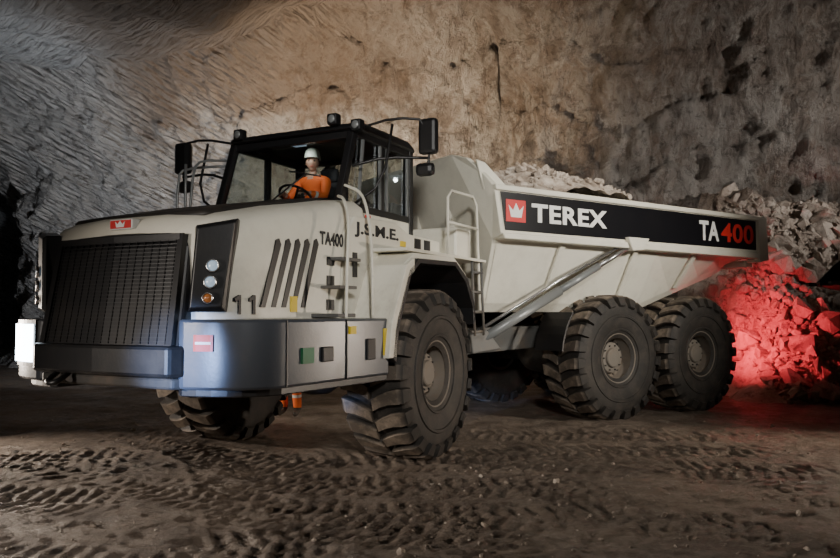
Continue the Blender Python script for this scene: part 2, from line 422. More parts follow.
for s,nm in ((1,'near'),(-1,'far')):
    A=Vector((2.95,.88*s));B=Vector((2.76,1.19*s));n=Vector((.30,.18*s)).normalized()
    def q(t,z,o): p=A.lerp(B,t)+n*o;return (p.x,p.y,z)
    v=[q(-.05,1.60,.0),q(.74,1.60,0),q(1.02,2.36,0),q(0.1,2.30,0),q(0.0,1.63,.035),q(.68,1.64,.04),q(.96,2.32,.045),q(.15,2.27,.035),
       q(0,1.60,-.12),q(.78,1.60,-.12),q(1,2.36,-.12),q(0,2.30,-.12)]
    f=[(4,5,6,7),(0,1,5,4),(1,2,6,5),(2,3,7,6),(3,0,4,7),(0,8,9,1),(1,9,10,2),(2,10,11,3),(3,11,8,0),(8,11,10,9)]
    mesh('headlamp_pod_'+nm,v,f,front,'black',bevel=.008)
    ang=math.atan2(n.y,n.x)-math.pi/2
    for k,(z,r,mt,t) in enumerate(((1.97,.052,'lens',.50),(1.84,.052,'lens',.45),(1.71,.045,'amber',.40))):
        V,F=lathe([(.0,.03),(r*.6,.025),(r*.8,.014),(r*.82,.0)],24)
        V2,F2=lathe([(r*.82,0),(r*.84,.03),(r,.027),(r*1.05,0)],24)
        c=A.lerp(B,t)+n*.046
        tr=lambda P:[(c.x+x*math.cos(ang)-y*math.sin(ang),c.y+x*math.sin(ang)+y*math.cos(ang),z+zz) for x,y,zz in P]
        mesh('headlamp_%s_%d'%(nm,k+1),tr(V),F,front,mt,True);mesh('headlamp_ring_%s_%d'%(nm,k+1),tr(V2),F2,front,'chrome',True)
for s in (1,-1):
    v=[];f=[]
    for i in range(5):
        ab=2.48-.142*i;at=ab-.20;zt=2.22+.012*i;zb=1.64
        k=len(v)
        pts=[(ab,zb),(ab-.06,zb),(at-.07,zt-.03),(at-.04,zt+.02),(at,zt)]
        v+=[(a,1.17*s,z) for a,z in pts]+[(a,1.208*s,z) for a,z in pts]
        n=5;f+=[tuple(k+j for j in range(n)),tuple(k+n+j for j in range(n))]+[(k+j,k+(j+1)%n,k+n+(j+1)%n,k+n+j) for j in range(n)]
    mesh('hood_louvres_%s'%('near' if s>0 else 'far'),v,f,front,'black')
for i,(a0,lo) in enumerate(((2.735,1.145),(2.61,1.19))):   # fleet number 11
    pts=[(a0-.05,1.58),(a0-.085,1.58),(a0-.085,1.74),(a0-.055,1.74),(a0-.01,1.71),(a0-.01,1.685),(a0-.05,1.70)]
    prism('fleet_number_%d'%(i+1),pts,'l',1.02,lo,front,'btext',0)
text('hood_model_text','TA400',front,(1.62,1.206,2.24),'btext',width=.40,height=.13,bold=.02)
for s in (1,-1):
    nm='near' if s>0 else 'far'
    prism('side_panel_'+nm,[(1.3,1.5),(1.2,2.40),(1.05,2.58),(.2,2.60),(-.1,2.5),(-.95,2.48),(-.95,2.2),(.70,2.15),(.95,1.5)],'l',.8*s,1.24*s,front,'white',.02)
    out=[(1.16,1.15),(1.10,1.5),(.80,2.08),(.55,2.22),(-.45,2.24),(-.80,2.05),(-1.03,1.70),(-1.06,1.5)]
    inn=[(-1.0,1.5),(-.98,1.70),(-.76,2.0),(-.43,2.18),(.53,2.16),(.74,2.03),(1.02,1.48),(1.08,1.15)]
    prism('fender_'+nm,out+inn,'l',.9*s,1.66*s,front,'white',.012)
    prism('fender_liner_'+nm,[(x*1.0,z) for x,z in inn[::-1]]+[(x*.94,z-.05) for x,z in inn],'l',.9*s,1.70*s,front,'black',.005)
    prism('fender_skirt_'+nm,[(1.16,1.15),(1.1,1.5),(.80,2.08),(.62,2.16),(.62,2.02),(.74,1.96),(.98,1.46),(1.0,1.15)],'l',1.63*s,1.70*s,front,'white',.01)
text('operator_text','J.S.M.E.',front,(1.06,1.242,2.36),'btext',width=.92,height=.16,bold=.03)
boxes('side_slots',[(1.38,1.50,1.18,1.212,1.62,1.72),(1.38,1.50,1.18,1.212,1.85,1.95),(1.38,1.50,1.18,1.212,2.05,2.13),(1.02,1.1,1.2,1.25,1.95,2.2),(.72,.86,1.2,1.25,1.7,1.95),(.40,.52,1.2,1.25,2.22,2.27),(-.25,-.4,1.2,1.25,2.26,2.46),(-.5,-.65,1.2,1.25,2.26,2.46)],front,'black')
boxes('red_sticker_small',[(.16,.26,.85,.89,2.60,2.70)],front,'red')
boxes('yellow_sign',[(-.02,.1,1.1,1.252,2.34,2.40)],front,'yellow')
boxes('access_steps',[(1.45,1.75,1.2,1.5,1.55,1.585),(1.3,1.6,1.2,1.42,1.82,1.85),(1.1,1.45,1.2,1.34,2.1,2.13)],front,'chassis',.005)
tubes('access_handrail',[[(1.62,1.50,1.54),(1.60,1.50,2.1),(1.45,1.42,2.5),(1.2,1.2,2.74),(1.0,1.0,2.80)],[(1.22,1.55,1.54),(1.18,1.52,2.2),(1.05,1.40,2.55),(.85,1.2,2.85),(.80,.95,2.95)]],.016,front,'white',8,2)
boxes('platform_deck',[(-1.5,.7,.86,1.64,2.235,2.27),(-1.5,.7,-1.64,-.86,2.235,2.27),(-1.6,-.92,-.9,.9,2.2,2.26)],front,'white',.006)
for s in (1,-1):
    tubes('platform_railing_%s'%('near' if s>0 else 'far'),[[(-.45,1.58*s,2.25),(-.45,1.58*s,2.95),(-.55,1.58*s,3.04),(-1.2,1.58*s,3.06),(-1.32,1.58*s,2.96),(-1.38,1.58*s,2.25),(-1.42,1.58*s,1.6)],[(-.45,1.58*s,2.66),(-1.35,1.58*s,2.66)]],.018,front,'white',8)
    tubes('deck_ladder_%s'%('near' if s>0 else 'far'),[[(-1.12,1.6*s,2.25),(-1.16,1.62*s,1.3)],[(-1.42,1.6*s,2.25),(-1.46,1.62*s,1.3)]]+[[(-1.12,1.6*s,z),(-1.45,1.6*s,z)] for z in (1.35,1.6,1.85,2.1)],.018,front,'chassis',8)
box('rear_equipment_box',-1.45,-.98,.6,1.45,2.26,2.66,front,'white',.03)
box('hydraulic_tank',-1.35,-.98,-1.3,.1,2.26,2.9,front,'white',.03)
V,F=lathe([(.01,-.3),(.15,-.3),(.16,-.28),(.16,.28),(.15,.3),(.01,.3)],24)
mesh('air_cleaner',[(x-1.15,z+.35,y+2.6) for x,y,z in V],F,front,'black',True)
tubes('exhaust_stack',[[(-1.15,-.6,2.3),(-1.15,-.6,3.5),(-1.25,-.6,3.68)]],.07,front,'dark',12,1)
box('battery_box_near',-1.55,-1.05,.75,1.4,1.5,2.05,front,'chassis',.03)
# --- cab
CW=.84
def post(p0,p1,w=.05,d=.05):
    p0=Vector(p0);p1=Vector(p1);v=[]
    for p in (p0,p1): v+=[(p.x+sx*w,p.y+sy*d,p.z) for sx,sy in ((-1,-1),(1,-1),(1,1),(-1,1))]
    return v,[(0,1,2,3),(4,7,6,5)]+[(i,(i+1)%4,4+(i+1)%4,4+i) for i in range(4)]
V=[];F=[]
def ap(v,f):
    k=len(V);V.extend(v);F.extend([tuple(k+i for i in q) for q in f])
zs,zr=2.80,3.64
for s in (1,-1):
    ap(*post((.74,CW*s,2.3),(.74,CW*s,zs)));ap(*post((.74,CW*s,zs),(.46,CW*s,zr),.045,.045))
    ap(*post((-.15,CW*s,2.3),(-.15,CW*s,zr),.045,.03));ap(*post((-.85,CW*s,2.3),(-.85,CW*s,zr),.05,.05))
    ap([(x,y,z) for x in (-.85,.50) for y in (CW*s-.04,CW*s+.04) for z in (zr-.09,zr)],BF)
    ap([(x,y,z) for x in (-.85,.78) for y in (CW*s-.04,CW*s+.04) for z in (zs-.08,zs)],BF)
for (x0,x1,z0,z1) in ((.42,.50,zr-.10,zr),(.68,.78,zs-.06,zs+.02),(-.9,-.8,zr-.07,zr),(-.9,-.8,2.7,2.8)):
    ap([(x,y,z) for x in (x0,x1) for y in (-CW,CW) for z in (z0,z1)],BF)
mesh('cab_frame',V,F,front,'black',bevel=.012)
V=[];F=[]
for a0,a1 in ((.40,.30),(-.08,-.08),(-.24,-.24),(-.76,-.76)): ap(*post((a0,CW+.03,zs),(a1,CW+.03,zr-.09),.018,.012))
mesh('door_trim',V,F,front,'silver')
prism('cab_roof',[(.58,3.62),(.54,3.69),(.34,3.745),(-.75,3.75),(-.93,3.69),(-.95,3.62)],'l',-.86,.90,front,'black',.04)
boxes('cab_lower_shell',[(-.9,.78,CW-.03,CW+.035,2.24,2.72),(-.9,.78,-CW-.035,-CW+.03,2.24,2.72),(.72,.79,-CW,CW,2.24,2.76),(-.92,-.86,-CW,CW,2.24,2.78),(-.9,.78,-CW,CW,2.2,2.25)],front,'white',.015)
def quad(name,pts,mat): return mesh(name,pts,[(0,1,2,3)],front,mat,fixn=False)
quad('windscreen',[(.74,-CW+.04,zs),(.74,CW-.04,zs),(.46,CW-.04,zr-.06),(.46,-CW+.04,zr-.06)],'glass')
for s,nm in ((1,'near'),(-1,'far')):
    quad('door_window_'+nm,[(.70,CW*s,zs),(-.12,CW*s,zs),(-.12,CW*s,zr-.06),(.44,CW*s,zr-.06)],'glass')
    quad('quarter_window_'+nm,[(-.18,CW*s,zs),(-.8,CW*s,zs),(-.8,CW*s,zr-.06),(-.18,CW*s,zr-.06)],'glass')
quad('rear_window',[(-.85,-CW+.05,zs),(-.85,CW-.05,zs),(-.85,CW-.05,zr-.06),(-.85,-CW+.05,zr-.06)],'glass')
boxes('dashboard',[(.42,.70,-.7,.7,2.5,2.82),(.35,.5,-.35,.35,2.5,2.72)],front,'black',.03)
boxes('operator_seat',[(-.30,.22,-.26,.26,2.48,2.60),(-.38,-.26,-.26,.26,2.55,3.22),(-.36,-.28,-.13,.13,3.22,3.40),(-.2,.1,-.2,.2,2.25,2.5)],front,'seat',.04)
boxes('cab_rear_console',[(-.83,-.5,-.8,.8,2.25,2.95)],front,'seat',.02)
boxes('cab_fill_housing',[(.28,.40,-.08,.08,3.56,3.60)],front,'lens',.005)  # added glowing box, goes with the driver fill light
sc=Vector((.38,0,2.95));sn=Vector((-.55,0,.83)).normalized();su=sn.orthogonal().normalized();sv=sn.cross(su)
ring=[sc+(su*math.cos(t)+sv*math.sin(t))*.2 for t in np.linspace(0,2*math.pi,29)]
tubes('steering_wheel',[ring,[sc+su*.2,sc-su*.2],[sc,sc+sv*.2],[sc,Vector((.5,0,2.7))]],.015,front,'black',8)
tubes('windscreen_wiper',[[(.77,-.1,2.82),(.66,.35,3.15)],[(.64,.1,3.2),(.67,.55,3.1)]],.01,front,'black',6)
for k,(a,l,z) in enumerate(((.58,.66,3.74),(.58,-.68,3.71),(.52,.93,3.66))):
    box('work_lamp_body_%d'%(k+1),a-.06,a+.05,l-.065,l+.065,z-.065,z+.065,front,'black',.02)
    V,F=lathe([(.0,.012),(.035,.01),(.045,0)],16)
    mesh('work_lamp_lens_%d'%(k+1),[(a+.052+y,l+x,z+zz) for x,y,zz in V],F,front,'silver',True)
for s,nm in ((1,'near'),(-1,'far')):
    L0=1.62 if s>0 else 1.68;aa=0 if s>0 else .34
    tubes('mirror_arm_'+nm,[[(.40,.9*s,3.66),(.35+aa*.5,1.3*s,3.74),(.16+aa,L0*s,3.72),(.12+aa,L0*s,3.2),(.14+aa,(L0-.05)*s,3.14)],[(.60,.9*s,2.75),(.5+aa*.5,1.25*s,3.0),(.3+aa*.6,1.25*s,3.68)],[(.14+aa,L0*s,3.30),(.4+aa*.4,1.2*s,3.3),(.58,.9*s,3.2)]],.016,front,'black',8,1)
    box('mirror_'+nm,.08+aa,.20+aa,(L0-.11)*s,(L0+.11)*s,3.34,3.74,front,'black',.04)
    box('wide_mirror_'+nm,.08+aa,.20+aa,(L0-.15)*s,(L0+.07)*s,3.10,3.25,front,'black',.05)
    quad('mirror_glass_'+nm,[(.076+aa,(L0-.09)*s,3.38),(.076+aa,(L0+.09)*s,3.38),(.076+aa,(L0+.09)*s,3.70),(.076+aa,(L0-.09)*s,3.70)],'chrome')
tubes('far_access_railing',[[(.9,-1.15,2.75),(.85,-1.15,3.3),(.75,-1.12,3.42),(.45,-.95,3.45)],[(.75,-1.5,2.3),(.75,-1.5,3.25),(.68,-1.46,3.36),(.50,-.95,3.38)],[(.8,-1.32,2.3),(.8,-1.32,3.38)]],.016,front,'silver',8,1)
# ---------------------------------------------------------------- rear section
for s in (1,-1):
    nm='near' if s>0 else 'far'
    prism('frame_rail_'+nm,[(2.6,.95),(2.6,1.35),(-2.9,1.45),(-2.9,1.2),(-.6,1.05),(.6,1.05)],'l',.38*s,.56*s,rear,'chassis',.02)
    prism('bogie_beam_'+nm,[(.25,.8),(.25,1.05),(-.8,1.2),(-2.2,1.05),(-2.2,.8),(-1.0,.72)],'l',.66*s,.86*s,rear,'dark',.03)
    box('tail_lamp_body_'+nm,-3.05,-2.92,.55*s,.95*s,1.22,1.42,rear,'black',.015)
    box('tail_lamp_lens_'+nm,-3.062,-3.045,.58*s,.92*s,1.25,1.39,rear,'tail',.004)
boxes('frame_cross_members',[(2.3,2.7,-.5,.5,.95,1.35),(1.0,1.2,-.45,.45,1.05,1.3),(-1.1,-.9,-.6,.6,1.0,1.35),(-2.92,-2.75,-.95,.95,1.2,1.45)],rear,'chassis',.02)
prism('hitch_yoke',[(3.3,.8),(3.3,1.45),(3.0,1.5),(2.5,1.35),(2.5,.95),(3.0,.75)],'l',-.28,.28,rear,'dark',.03)
V,F=lathe([(.01,-.45),(.16,-.45),(.16,.45),(.01,.45)],20);mesh('hitch_pin',[(x+3.05,z,y+1.12) for x,y,z in V],F,rear,'dark',True)
def zfl(a):
    return 1.60 if a>-1.0 else 1.60+(-1.0-a)/2.65*.80
def bsec(a,fa=None):
    zf=zfl(a)
    o=[(1.76,3.22),(1.76,2.60),(1.58,2.55),(1.16,zf+.12),(1.06,zf)]
    i=[(1.0,zf+.09),(1.08,zf+.16),(1.50,2.60),(1.63,2.66),(1.63,3.22)]
    def A(l,z): return a if fa is None else fa(z)
    loop=[(l,z) for l,z in o]+[(-l,z) for l,z in o[::-1]]+[(-l,z) for l,z in i]+[(l,z) for l,z in i[::-1]]
    return [(A(l,z),l,z) for l,z in loop]
fw=lambda z:2.12+(z-1.6)/1.6*.27
secs=[bsec(2.3,fw)]+[bsec(a) for a in (1.5,.5,-.4,-1.0,-1.8,-2.6,-3.2)]+[bsec(-3.4,lambda z:-3.35-max(0,(z-2.4))*.40)]
loft('dump_body',secs,rear,'white',smooth=False)
hb=[(-1.06,1.60),(1.06,1.60),(1.16,1.72),(1.58,2.55),(1.76,2.60),(1.76,3.22),(1.62,3.40),(1.45,3.62),(1.2,3.70),(-1.2,3.70),(-1.45,3.62),(-1.62,3.40),(-1.76,3.22),(-1.76,2.60),(-1.58,2.55),(-1.16,1.72)]
v=[(fw(z)+(.06 if z<3.3 else .06+(z-3.3)*.5),l,z) for l,z in hb]+[(fw(z)-.03+(0 if z<3.3 else (z-3.3)*.5),l,z) for l,z in hb];n=len(hb)
mesh('headboard',v,[tuple(range(n)),tuple(range(n,2*n))]+[(i,(i+1)%n,n+(i+1)%n,n+i) for i in range(n)],rear,'white',bevel=.012)
for s in (1,-1):
    nm='near' if s>0 else 'far'
    prism('spill_guard_wing_'+nm,[(2.50,3.20),(2.62,3.58),(2.48,3.56),(2.0,3.20)],'l',1.56*s,1.60*s,rear,'white',.01)
    prism('side_rail_'+nm,[(2.47,3.25),(-3.68,3.25),(-3.68,3.175),(2.45,3.175)],'l',1.60*s,1.80*s,rear,'white',.015)
    prism('side_lower_rail_'+nm,[(2.35,2.63),(-3.5,2.63),(-3.42,2.52),(2.30,2.55)],'l',1.55*s,1.79*s,rear,'white',.015)
    prism('side_end_post_'+nm,[(-3.42,3.22),(-3.66,3.22),(-3.72,2.5),(-3.42,2.45)],'l',1.56*s,1.80*s,rear,'white',.015)
    prism('side_stripe_'+nm,[(2.36,3.165),(-3.38,3.165),(-3.38,2.665),(2.28,2.665)],'l',1.75*s,1.768*s,rear,'stripe',0)
    for k,a in enumerate((1.1,-.45,-1.9)):
        zf=zfl(a)
        pr=[(1.60,2.56),(1.17,zf+.12),(1.22,zf+.12),(1.65,2.56)]
        prism('body_rib_%s_%d'%(nm,k+1),[(l*s,z) for l,z in pr],'a',a-.05,a+.05,rear,'white',.01)
boxes('headboard_ribs',[(2.28,2.50,l-.05,l+.05,2.0,3.2) for l in (-.8,0,.8)],rear,'white',.01)
boxes('tail_lip',[(-3.62,-3.40,-1.55,1.55,2.38,2.50)],rear,'white',.02)
prism('red_logo_panel',[(2.27,2.78),(1.93,2.78),(1.93,3.07),(2.27,3.07)],'l',1.765,1.774,rear,'red',0)
cr=[(2.19,2.84),(2.01,2.84),(1.97,3.0),(2.045,2.93),(2.10,3.03),(2.155,2.93),(2.23,3.0)]
prism('logo_crown',cr,'l',1.773,1.779,rear,'wtext',0)
text('maker_lettering','TEREX',rear,(1.82,1.770,2.80),'wtext',width=1.46,height=.25,bold=.032)
text('model_lettering_white','TA',rear,(-1.80,1.770,2.76),'wtext',width=.52,height=.32,bold=.03)
text('model_lettering_red','400',rear,(-2.38,1.770,2.76),'red',width=.92,height=.32,bold=.02)
for s in (1,-1):
    nm='near' if s>0 else 'far'
    p0=Vector((2.40,1.34*s,1.20));p1=Vector((-.22,1.74*s,2.60));d=p1-p0
    V,F=tubemesh([p0,p0+d*.50],.070,16);V2,F2=tubemesh([p0+d*.48,p0+d*.76],.052,16);k=len(V)
    mesh('hoist_cylinder_'+nm,V+V2,F+[tuple(k+i for i in q) for q in F2],rear,'silver',True)
    V,F=tubemesh([p0+d*.74,p1],.038,12);mesh('hoist_rod_'+nm,V,F,rear,'chrome',True)
    o=Vector((0,.0,.15));tubes('hoist_pipe_'+nm,[[p0+o,p0+d*.5+o,p0+d*.92+o*.6]],.022,rear,'chrome',8)
    prism('hoist_bracket_'+nm,[(-.02,2.70),(-.5,2.70),(-.36,2.52),(-.12,2.50)],'l',1.70*s,1.84*s,rear,'white',.015)
    prism('hoist_foot_'+nm,[(2.55,1.05),(2.6,1.3),(2.3,1.36),(2.05,1.1)],'l',.5*s,1.42*s,rear,'chassis',.02)
    arc=[(math.cos(t),math.sin(t)) for t in np.linspace(math.radians(6),math.radians(38),6)]
    prism('mudguard_'+nm,[(1.08*x,TR+1.08*z) for x,z in arc]+[(1.05*x,TR+1.05*z) for x,z in arc[::-1]],'l',1.0*s,1.56*s,rear,'black',.004)
# ---------------------------------------------------------------- wheel loader
LO=(11.28,11.0);lrot=math.radians(178)
loader=empty('wheel_loader',None,(LO[0],LO[1],0),(0,0,lrot))
for a,l in ((1.0,1.0),(1.0,-1.0),(-2.2,1.0),(-2.2,-1.0)): wheel('loader_wheel',loader,a,l,.2,.86)
prism('loader_rear_body',[(-.2,.9),(-.2,1.6),(-1.0,1.9),(-3.3,2.0),(-3.5,1.7),(-3.5,.8)],'l',-.65,.65,loader,'dark',.05)
prism('loader_front_frame',[(-.2,.8),(-.2,1.4),(.7,2.2),(1.1,2.1),(1.7,1.0),(1.2,.7)],'l',-.45,.45,loader,'dark',.04)
prism('loader_cab',[(-1.5,1.8),(-.3,1.6),(-.1,2.2),(-.35,3.2),(-1.5,3.2)],'l',-.6,.6,loader,'glass',.03)
boxes('loader_cab_posts',[(-1.55,-1.45,y-.04,y+.04,1.8,3.2) for y in (-.6,.6)]+[(-.38,-.3,y-.04,y+.04,1.7,3.2) for y in (-.6,.6)]+[(-1.65,-.2,-.68,.68,3.2,3.3)],loader,'black',.02)
for s in (1,-1):
    prism('loader_arm',[(.75,2.25),(.85,1.95),(2.2,2.45),(3.35,2.05),(3.45,2.25),(2.3,2.8)],'l',.38*s,.5*s,loader,'dark',.02)
tubes('loader_tilt_ram',[[(.9,0,1.9),(2.1,0,2.95),(3.4,0,2.8)]],.06,loader,'dark',10)
bp=[(3.45,3.1),(3.35,2.6),(3.4,2.1),(3.7,1.85),(4.65,2.05),(4.64,2.09),(3.72,1.92),(3.46,2.15),(3.41,2.6),(3.5,3.07)]
prism('loader_bucket',bp,'l',-1.4,1.4,loader,'black',.006)
for s in (1,-1): prism('loader_bucket_side',[(3.45,3.1),(3.35,2.6),(3.4,2.1),(3.7,1.85),(4.65,2.05),(4.3,2.4)],'l',1.36*s,1.41*s,loader,'black',.006)
boxes('loader_bucket_teeth',[(4.6,4.82,y-.05,y+.05,2.03,2.09) for y in np.linspace(-1.25,1.25,8)],loader,'dark',.01)
# ---------------------------------------------------------------- rocks
def hull_templates(n=14):
    T=[]
    for k in range(n):
        bm=bmesh.new()
        for i in range(14):
            p=rng.normal(size=3);p/=np.linalg.norm(p);p*=rng.uniform(.75,1.0)
            bm.verts.new(p*np.array([1,rng.uniform(.7,1),rng.uniform(.6,.95)]))
        bmesh.ops.convex_hull(bm,input=bm.verts)
        for v in [v for v in bm.verts if not v.link_faces]: bm.verts.remove(v)
        bm.verts.ensure_lookup_table();bm.verts.index_update()
        T.append((np.array([v.co[:] for v in bm.verts]),[tuple(v.index for v in f.verts) for f in bm.faces]));bm.free()
    return T
TT=hull_templates()
def scatter(places):
    V=[];F=[];k=0
    for (p,s) in places:
        t,f=TT[rng.randint(len(TT))]
        q=Quaternion(rng.normal(size=4));q.normalize();R=np.array(q.to_matrix())
        vv=(t*s)@R.T+np.array(p);V.append(vv);F+=[tuple(k+i for i in ff) for ff in f];k+=len(vv)
    return np.concatenate(V),F
def gridmesh(fn,xs,ys):
    X,Y=np.meshgrid(xs,ys);Z=fn(X,Y);nx=len(xs);ny=len(ys)
    V=np.stack([X.ravel(),Y.ravel(),Z.ravel()],1)
    idx=np.arange(nx*ny).reshape(ny,nx)
    F=np.stack([idx[:-1,:-1].ravel(),idx[:-1,1:].ravel(),idx[1:,1:].ravel(),idx[1:,:-1].ravel()],1)
    return V,F
def fastmesh(name,V,F,mat,parent=None,smooth=True):
    me=bpy.data.meshes.new(name);me.from_pydata(V.tolist() if hasattr(V,'tolist') else V,[],F.tolist() if hasattr(F,'tolist') else F)
    if smooth: me.polygons.foreach_set('use_smooth',[True]*len(me.polygons))
    o=bpy.data.objects.new(name,me);link(o,parent,mat);return o
def loadz(x,y):
    e=np.exp(-(((x-.35)/1.6)**2))*.92+np.exp(-(((x+1.6)/1.1)**2))*.08
    return 2.98+e*(1-(np.abs(y)/1.62)**2*.62)+.06*fbm(x*3,y*3,0,4,3)
xs=np.linspace(-3.2,2.25,90);ys=np.linspace(-1.5,1.5,60)
V,F=gridmesh(loadz,xs,ys);V=V.tolist();F=F.tolist()
pl=[]
for i in range(900):
    x=rng.uniform(-3.1,2.05);y=rng.uniform(-1.38,1.38);s=rng.choice([.035,.055,.08,.12],p=[.4,.32,.2,.08])
    pl.append(((x,y,float(loadz(np.array(x),np.array(y)))+s*.2),s))
v2,f2=scatter(pl);k=len(V)
load=fastmesh('salt_rock_load',V+v2.tolist(),F+[tuple(k+i for i in q) for q in f2],'rubble',None,False)
load.location=(R0[0],R0[1],0);load.rotation_euler=(0,0,angf(thR))
def pilez(x,y):
    d=(y-13.3)+.27*np.maximum(0,8.2-x)
    base=np.clip(d,0,None)
    xx=np.clip((x-5.3)/2.0,0,1);xx=xx*xx*(3-2*xx)
    z=base*1.15*xx
    z=np.minimum(z,4.0+.12*(x-8)+.5*vnoise(x*.6,y*.6,0,91))
    return z-.08+(.25*fbm(x*.9,y*.9,0,5,11))*np.clip(z*2,0,1)
xs=np.arange(4.8,13.6,.08);ys=np.arange(12.9,17.6,.08)
V,F=gridmesh(pilez,xs,ys);V=V.tolist();F=F.tolist();pl=[]
for i in range(9000):
    x=rng.uniform(5.2,13);y=rng.uniform(12.8,17.2);z=float(pilez(np.array(x),np.array(y)))
    if z<.0 and rng.rand()<.85: continue
    if x<6.4 and y<14.6 : continue
    s=rng.choice([.03,.055,.09,.15,.24,.36],p=[.36,.34,.19,.08,.022,.008])
    pl.append(((x,y,max(z,0)+s*.25),s))
v2,f2=scatter(pl);k=len(V)
fastmesh('salt_rubble_pile',V+v2.tolist(),F+[tuple(k+i for i in q) for q in f2],'rubble',None,False)
# ---------------------------------------------------------------- floor
bands=[(-5.5,6.9,-10,.8),(-4.5,5.4,-14,.8),(-2.6,4.4,-48,.75),(0.2,6.4,-75,.75),(1.6,6.0,-62,.75),(-1.1,5.5,-66,.75),(3.0,8.6,8,.8),(4.0,6.6,15,.8),(-7,8.6,-6,.8),(-6,7.7,-8,.7),(2.6,4.6,35,.75),(-3.6,5.0,-40,.75),(3.2,7.5,-5,.75),(-6,10,-3,.7),(-2,6.6,-30,.75),(.8,4.6,-50,.75)]
def floorz(X,Y):
    Z=.025*fbm(X*.7,Y*.7,0,4,5)+.010*fbm(X*4,Y*4,0,4,6)
    near=np.clip((14-Y)/4,0,1)
    for (x0,y0,an,w) in bands:
        t=math.radians(an);dx,dy=math.cos(t),math.sin(t)
        s=(X-x0)*dx+(Y-y0)*dy;u=-(X-x0)*dy+(Y-y0)*dx+.12*np.sin(s*.6)
        au=np.abs(u);m=1/(1+np.exp(np.clip((au-w/2)/.02,-50,50)))
        fade=np.clip(.50+1.1*vnoise(X*.9,Y*.9,3,40+int(x0*3)),0,1)*np.clip(.85+.5*vnoise(X*5,Y*5,1,12),0,1)
        ph=s/.15+au*1.1+np.where(u>0,.5,0)
        lug=1/(1+np.exp(-(np.sin(2*np.pi*ph)-.1)*9))
        blk=np.clip(np.abs(np.sin(np.pi*(au/w*2*1.9+.1)))*4,0,1)
        Z=Z+m*fade*near*(-.014+.019*lug*blk)+near*fade*.009*np.exp(-((au-w/2-.06)/.045)**2)
    Z=Z+.015*np.clip(fbm(X*2.2,Y*2.2,0,4,77)-.35,0,1)+.016*np.clip(fbm(X*9,Y*9,0,3,78)-.15,0,1)
    return Z
def axis(segs):
    r=[]
    for a,b,s in segs: r+=list(np.arange(a,b,s))
    return np.array(r)
xs=axis([(-24,-9,.4),(-9,-5,.06),(-5,5.5,.026),(5.5,10,.07),(10,19,.4)])
ys=axis([(-8,2.6,.4),(2.6,3.4,.08),(3.4,9,.023),(9,13,.05),(13,20,.15),(20,40,.6)])
V,F=gridmesh(floorz,xs,ys)
fastmesh('floor',V,F,'floor')
pl=[]
ca,sa=math.cos(-angf(thF)),math.sin(-angf(thF));cb,sb=math.cos(-angf(thR)),math.sin(-angf(thR))
for i in range(1000):
    y=3.2+8.4*rng.rand()**1.3;x=rng.uniform(-.75,.52)*y;s=rng.choice([.010,.017,.028,.045],p=[.5,.34,.13,.03])
    dx,dy=x-F0[0],y-F0[1];a=dx*ca-dy*sa;l=dx*sa+dy*ca
    if abs(l)<1.85 and -2.2<a<3.3: continue
    dx,dy=x-R0[0],y-R0[1];a=dx*cb-dy*sb;l=dx*sb+dy*cb
    if abs(l)<1.9 and -3.9<a<3.4: continue
    pl.append(((x,y,float(floorz(np.array([x]),np.array([y]))[0])+s*.2),s))
v2,f2=scatter(pl);fastmesh('loose_stones',v2,f2,'rubble',None,False)
# ---------------------------------------------------------------- walls
def ceil_base(X,Y):
    t=np.clip((.5-X)/6,0,1);t=t*t*(3-2*t)
    return 9.6-2.1*t
def wall(name,plan,mat,seed,zt=10.6,amp=1.0,curve=2.2,res=.09):
    P=np.array([p[:] for p in smoothpath([(x,y,0) for x,y in plan],3)])[:,:2]
    d=np.r_[0,np.cumsum(np.hypot(*np.diff(P,axis=0).T))];L=d[-1]
    u=np.arange(0,L,res);x=np.interp(u,d,P[:,0]);y=np.interp(u,d,P[:,1])
    tx=np.gradient(x);ty=np.gradient(y);n=np.hypot(tx,ty);nx,ny=ty/n,-tx/n
    z=np.arange(-.4,zt,res)
    X,Z=np.meshgrid(x,z);Y,_=np.meshgrid(y,z);NX,_=np.meshgrid(nx,z);NY,_=np.meshgrid(ny,z)
    cb_=ceil_base(X,Y)
    inw=curve*np.clip((Z-cb_+4.2)/4.4,0,1.3)**2.2+.35*np.clip(1-Z/1.0,0,1)**2
    r=amp*(.70*fbm(X*.28,Y*.28,Z*.22,3,seed)+.34*fbm(X*.9,Y*.9,Z*.7,4,seed+9)+.22*np.abs(fbm(X*2.0,Y*2.0,Z*1.1,3,seed+21))+.08*fbm(X*4.5,Y*4.5,Z*3.5,3,seed+33))
    q=Z/1.35+.5*fbm(X*.4,Y*.4,Z*.2,2,seed+5);r=r+.12*(q-np.floor(q))
    o=inw+r
    V=np.stack([(X+NX*o).ravel(),(Y+NY*o).ravel(),Z.ravel()],1)
    ny_,nx_=X.shape;idx=np.arange(nx_*ny_).reshape(ny_,nx_)
    F=np.stack([idx[:-1,:-1].ravel(),idx[:-1,1:].ravel(),idx[1:,1:].ravel(),idx[1:,:-1].ravel()],1)
    return fastmesh(name,V,F,mat)
wall('wall_back',[(-14.6,29),(-13.2,25),(-11.0,21.8),(-8.5,20.3),(-4,19.2),(-.5,19.1),(1.9,19.5),(2.4,19.4),(2.5,17.9),(3.2,17.6),(4.6,17.7),(8,17.8),(11,17.4)],'wall',101,res=.08)
wall('wall_right',[(10.5,17.6),(14.0,17.2),(16.6,12),(17.0,5),(16.6,-7)],'wall',202,res=.14)
wall('wall_left',[(-12,-7),(-12.8,3),(-13.5,9),(-16,15),(-21,20),(-23,27)],'wall_l',303,res=.14)
wall('wall_tunnel_end',[(-26,31),(-20,34),(-12,33)],'wall_l',404,res=.2)
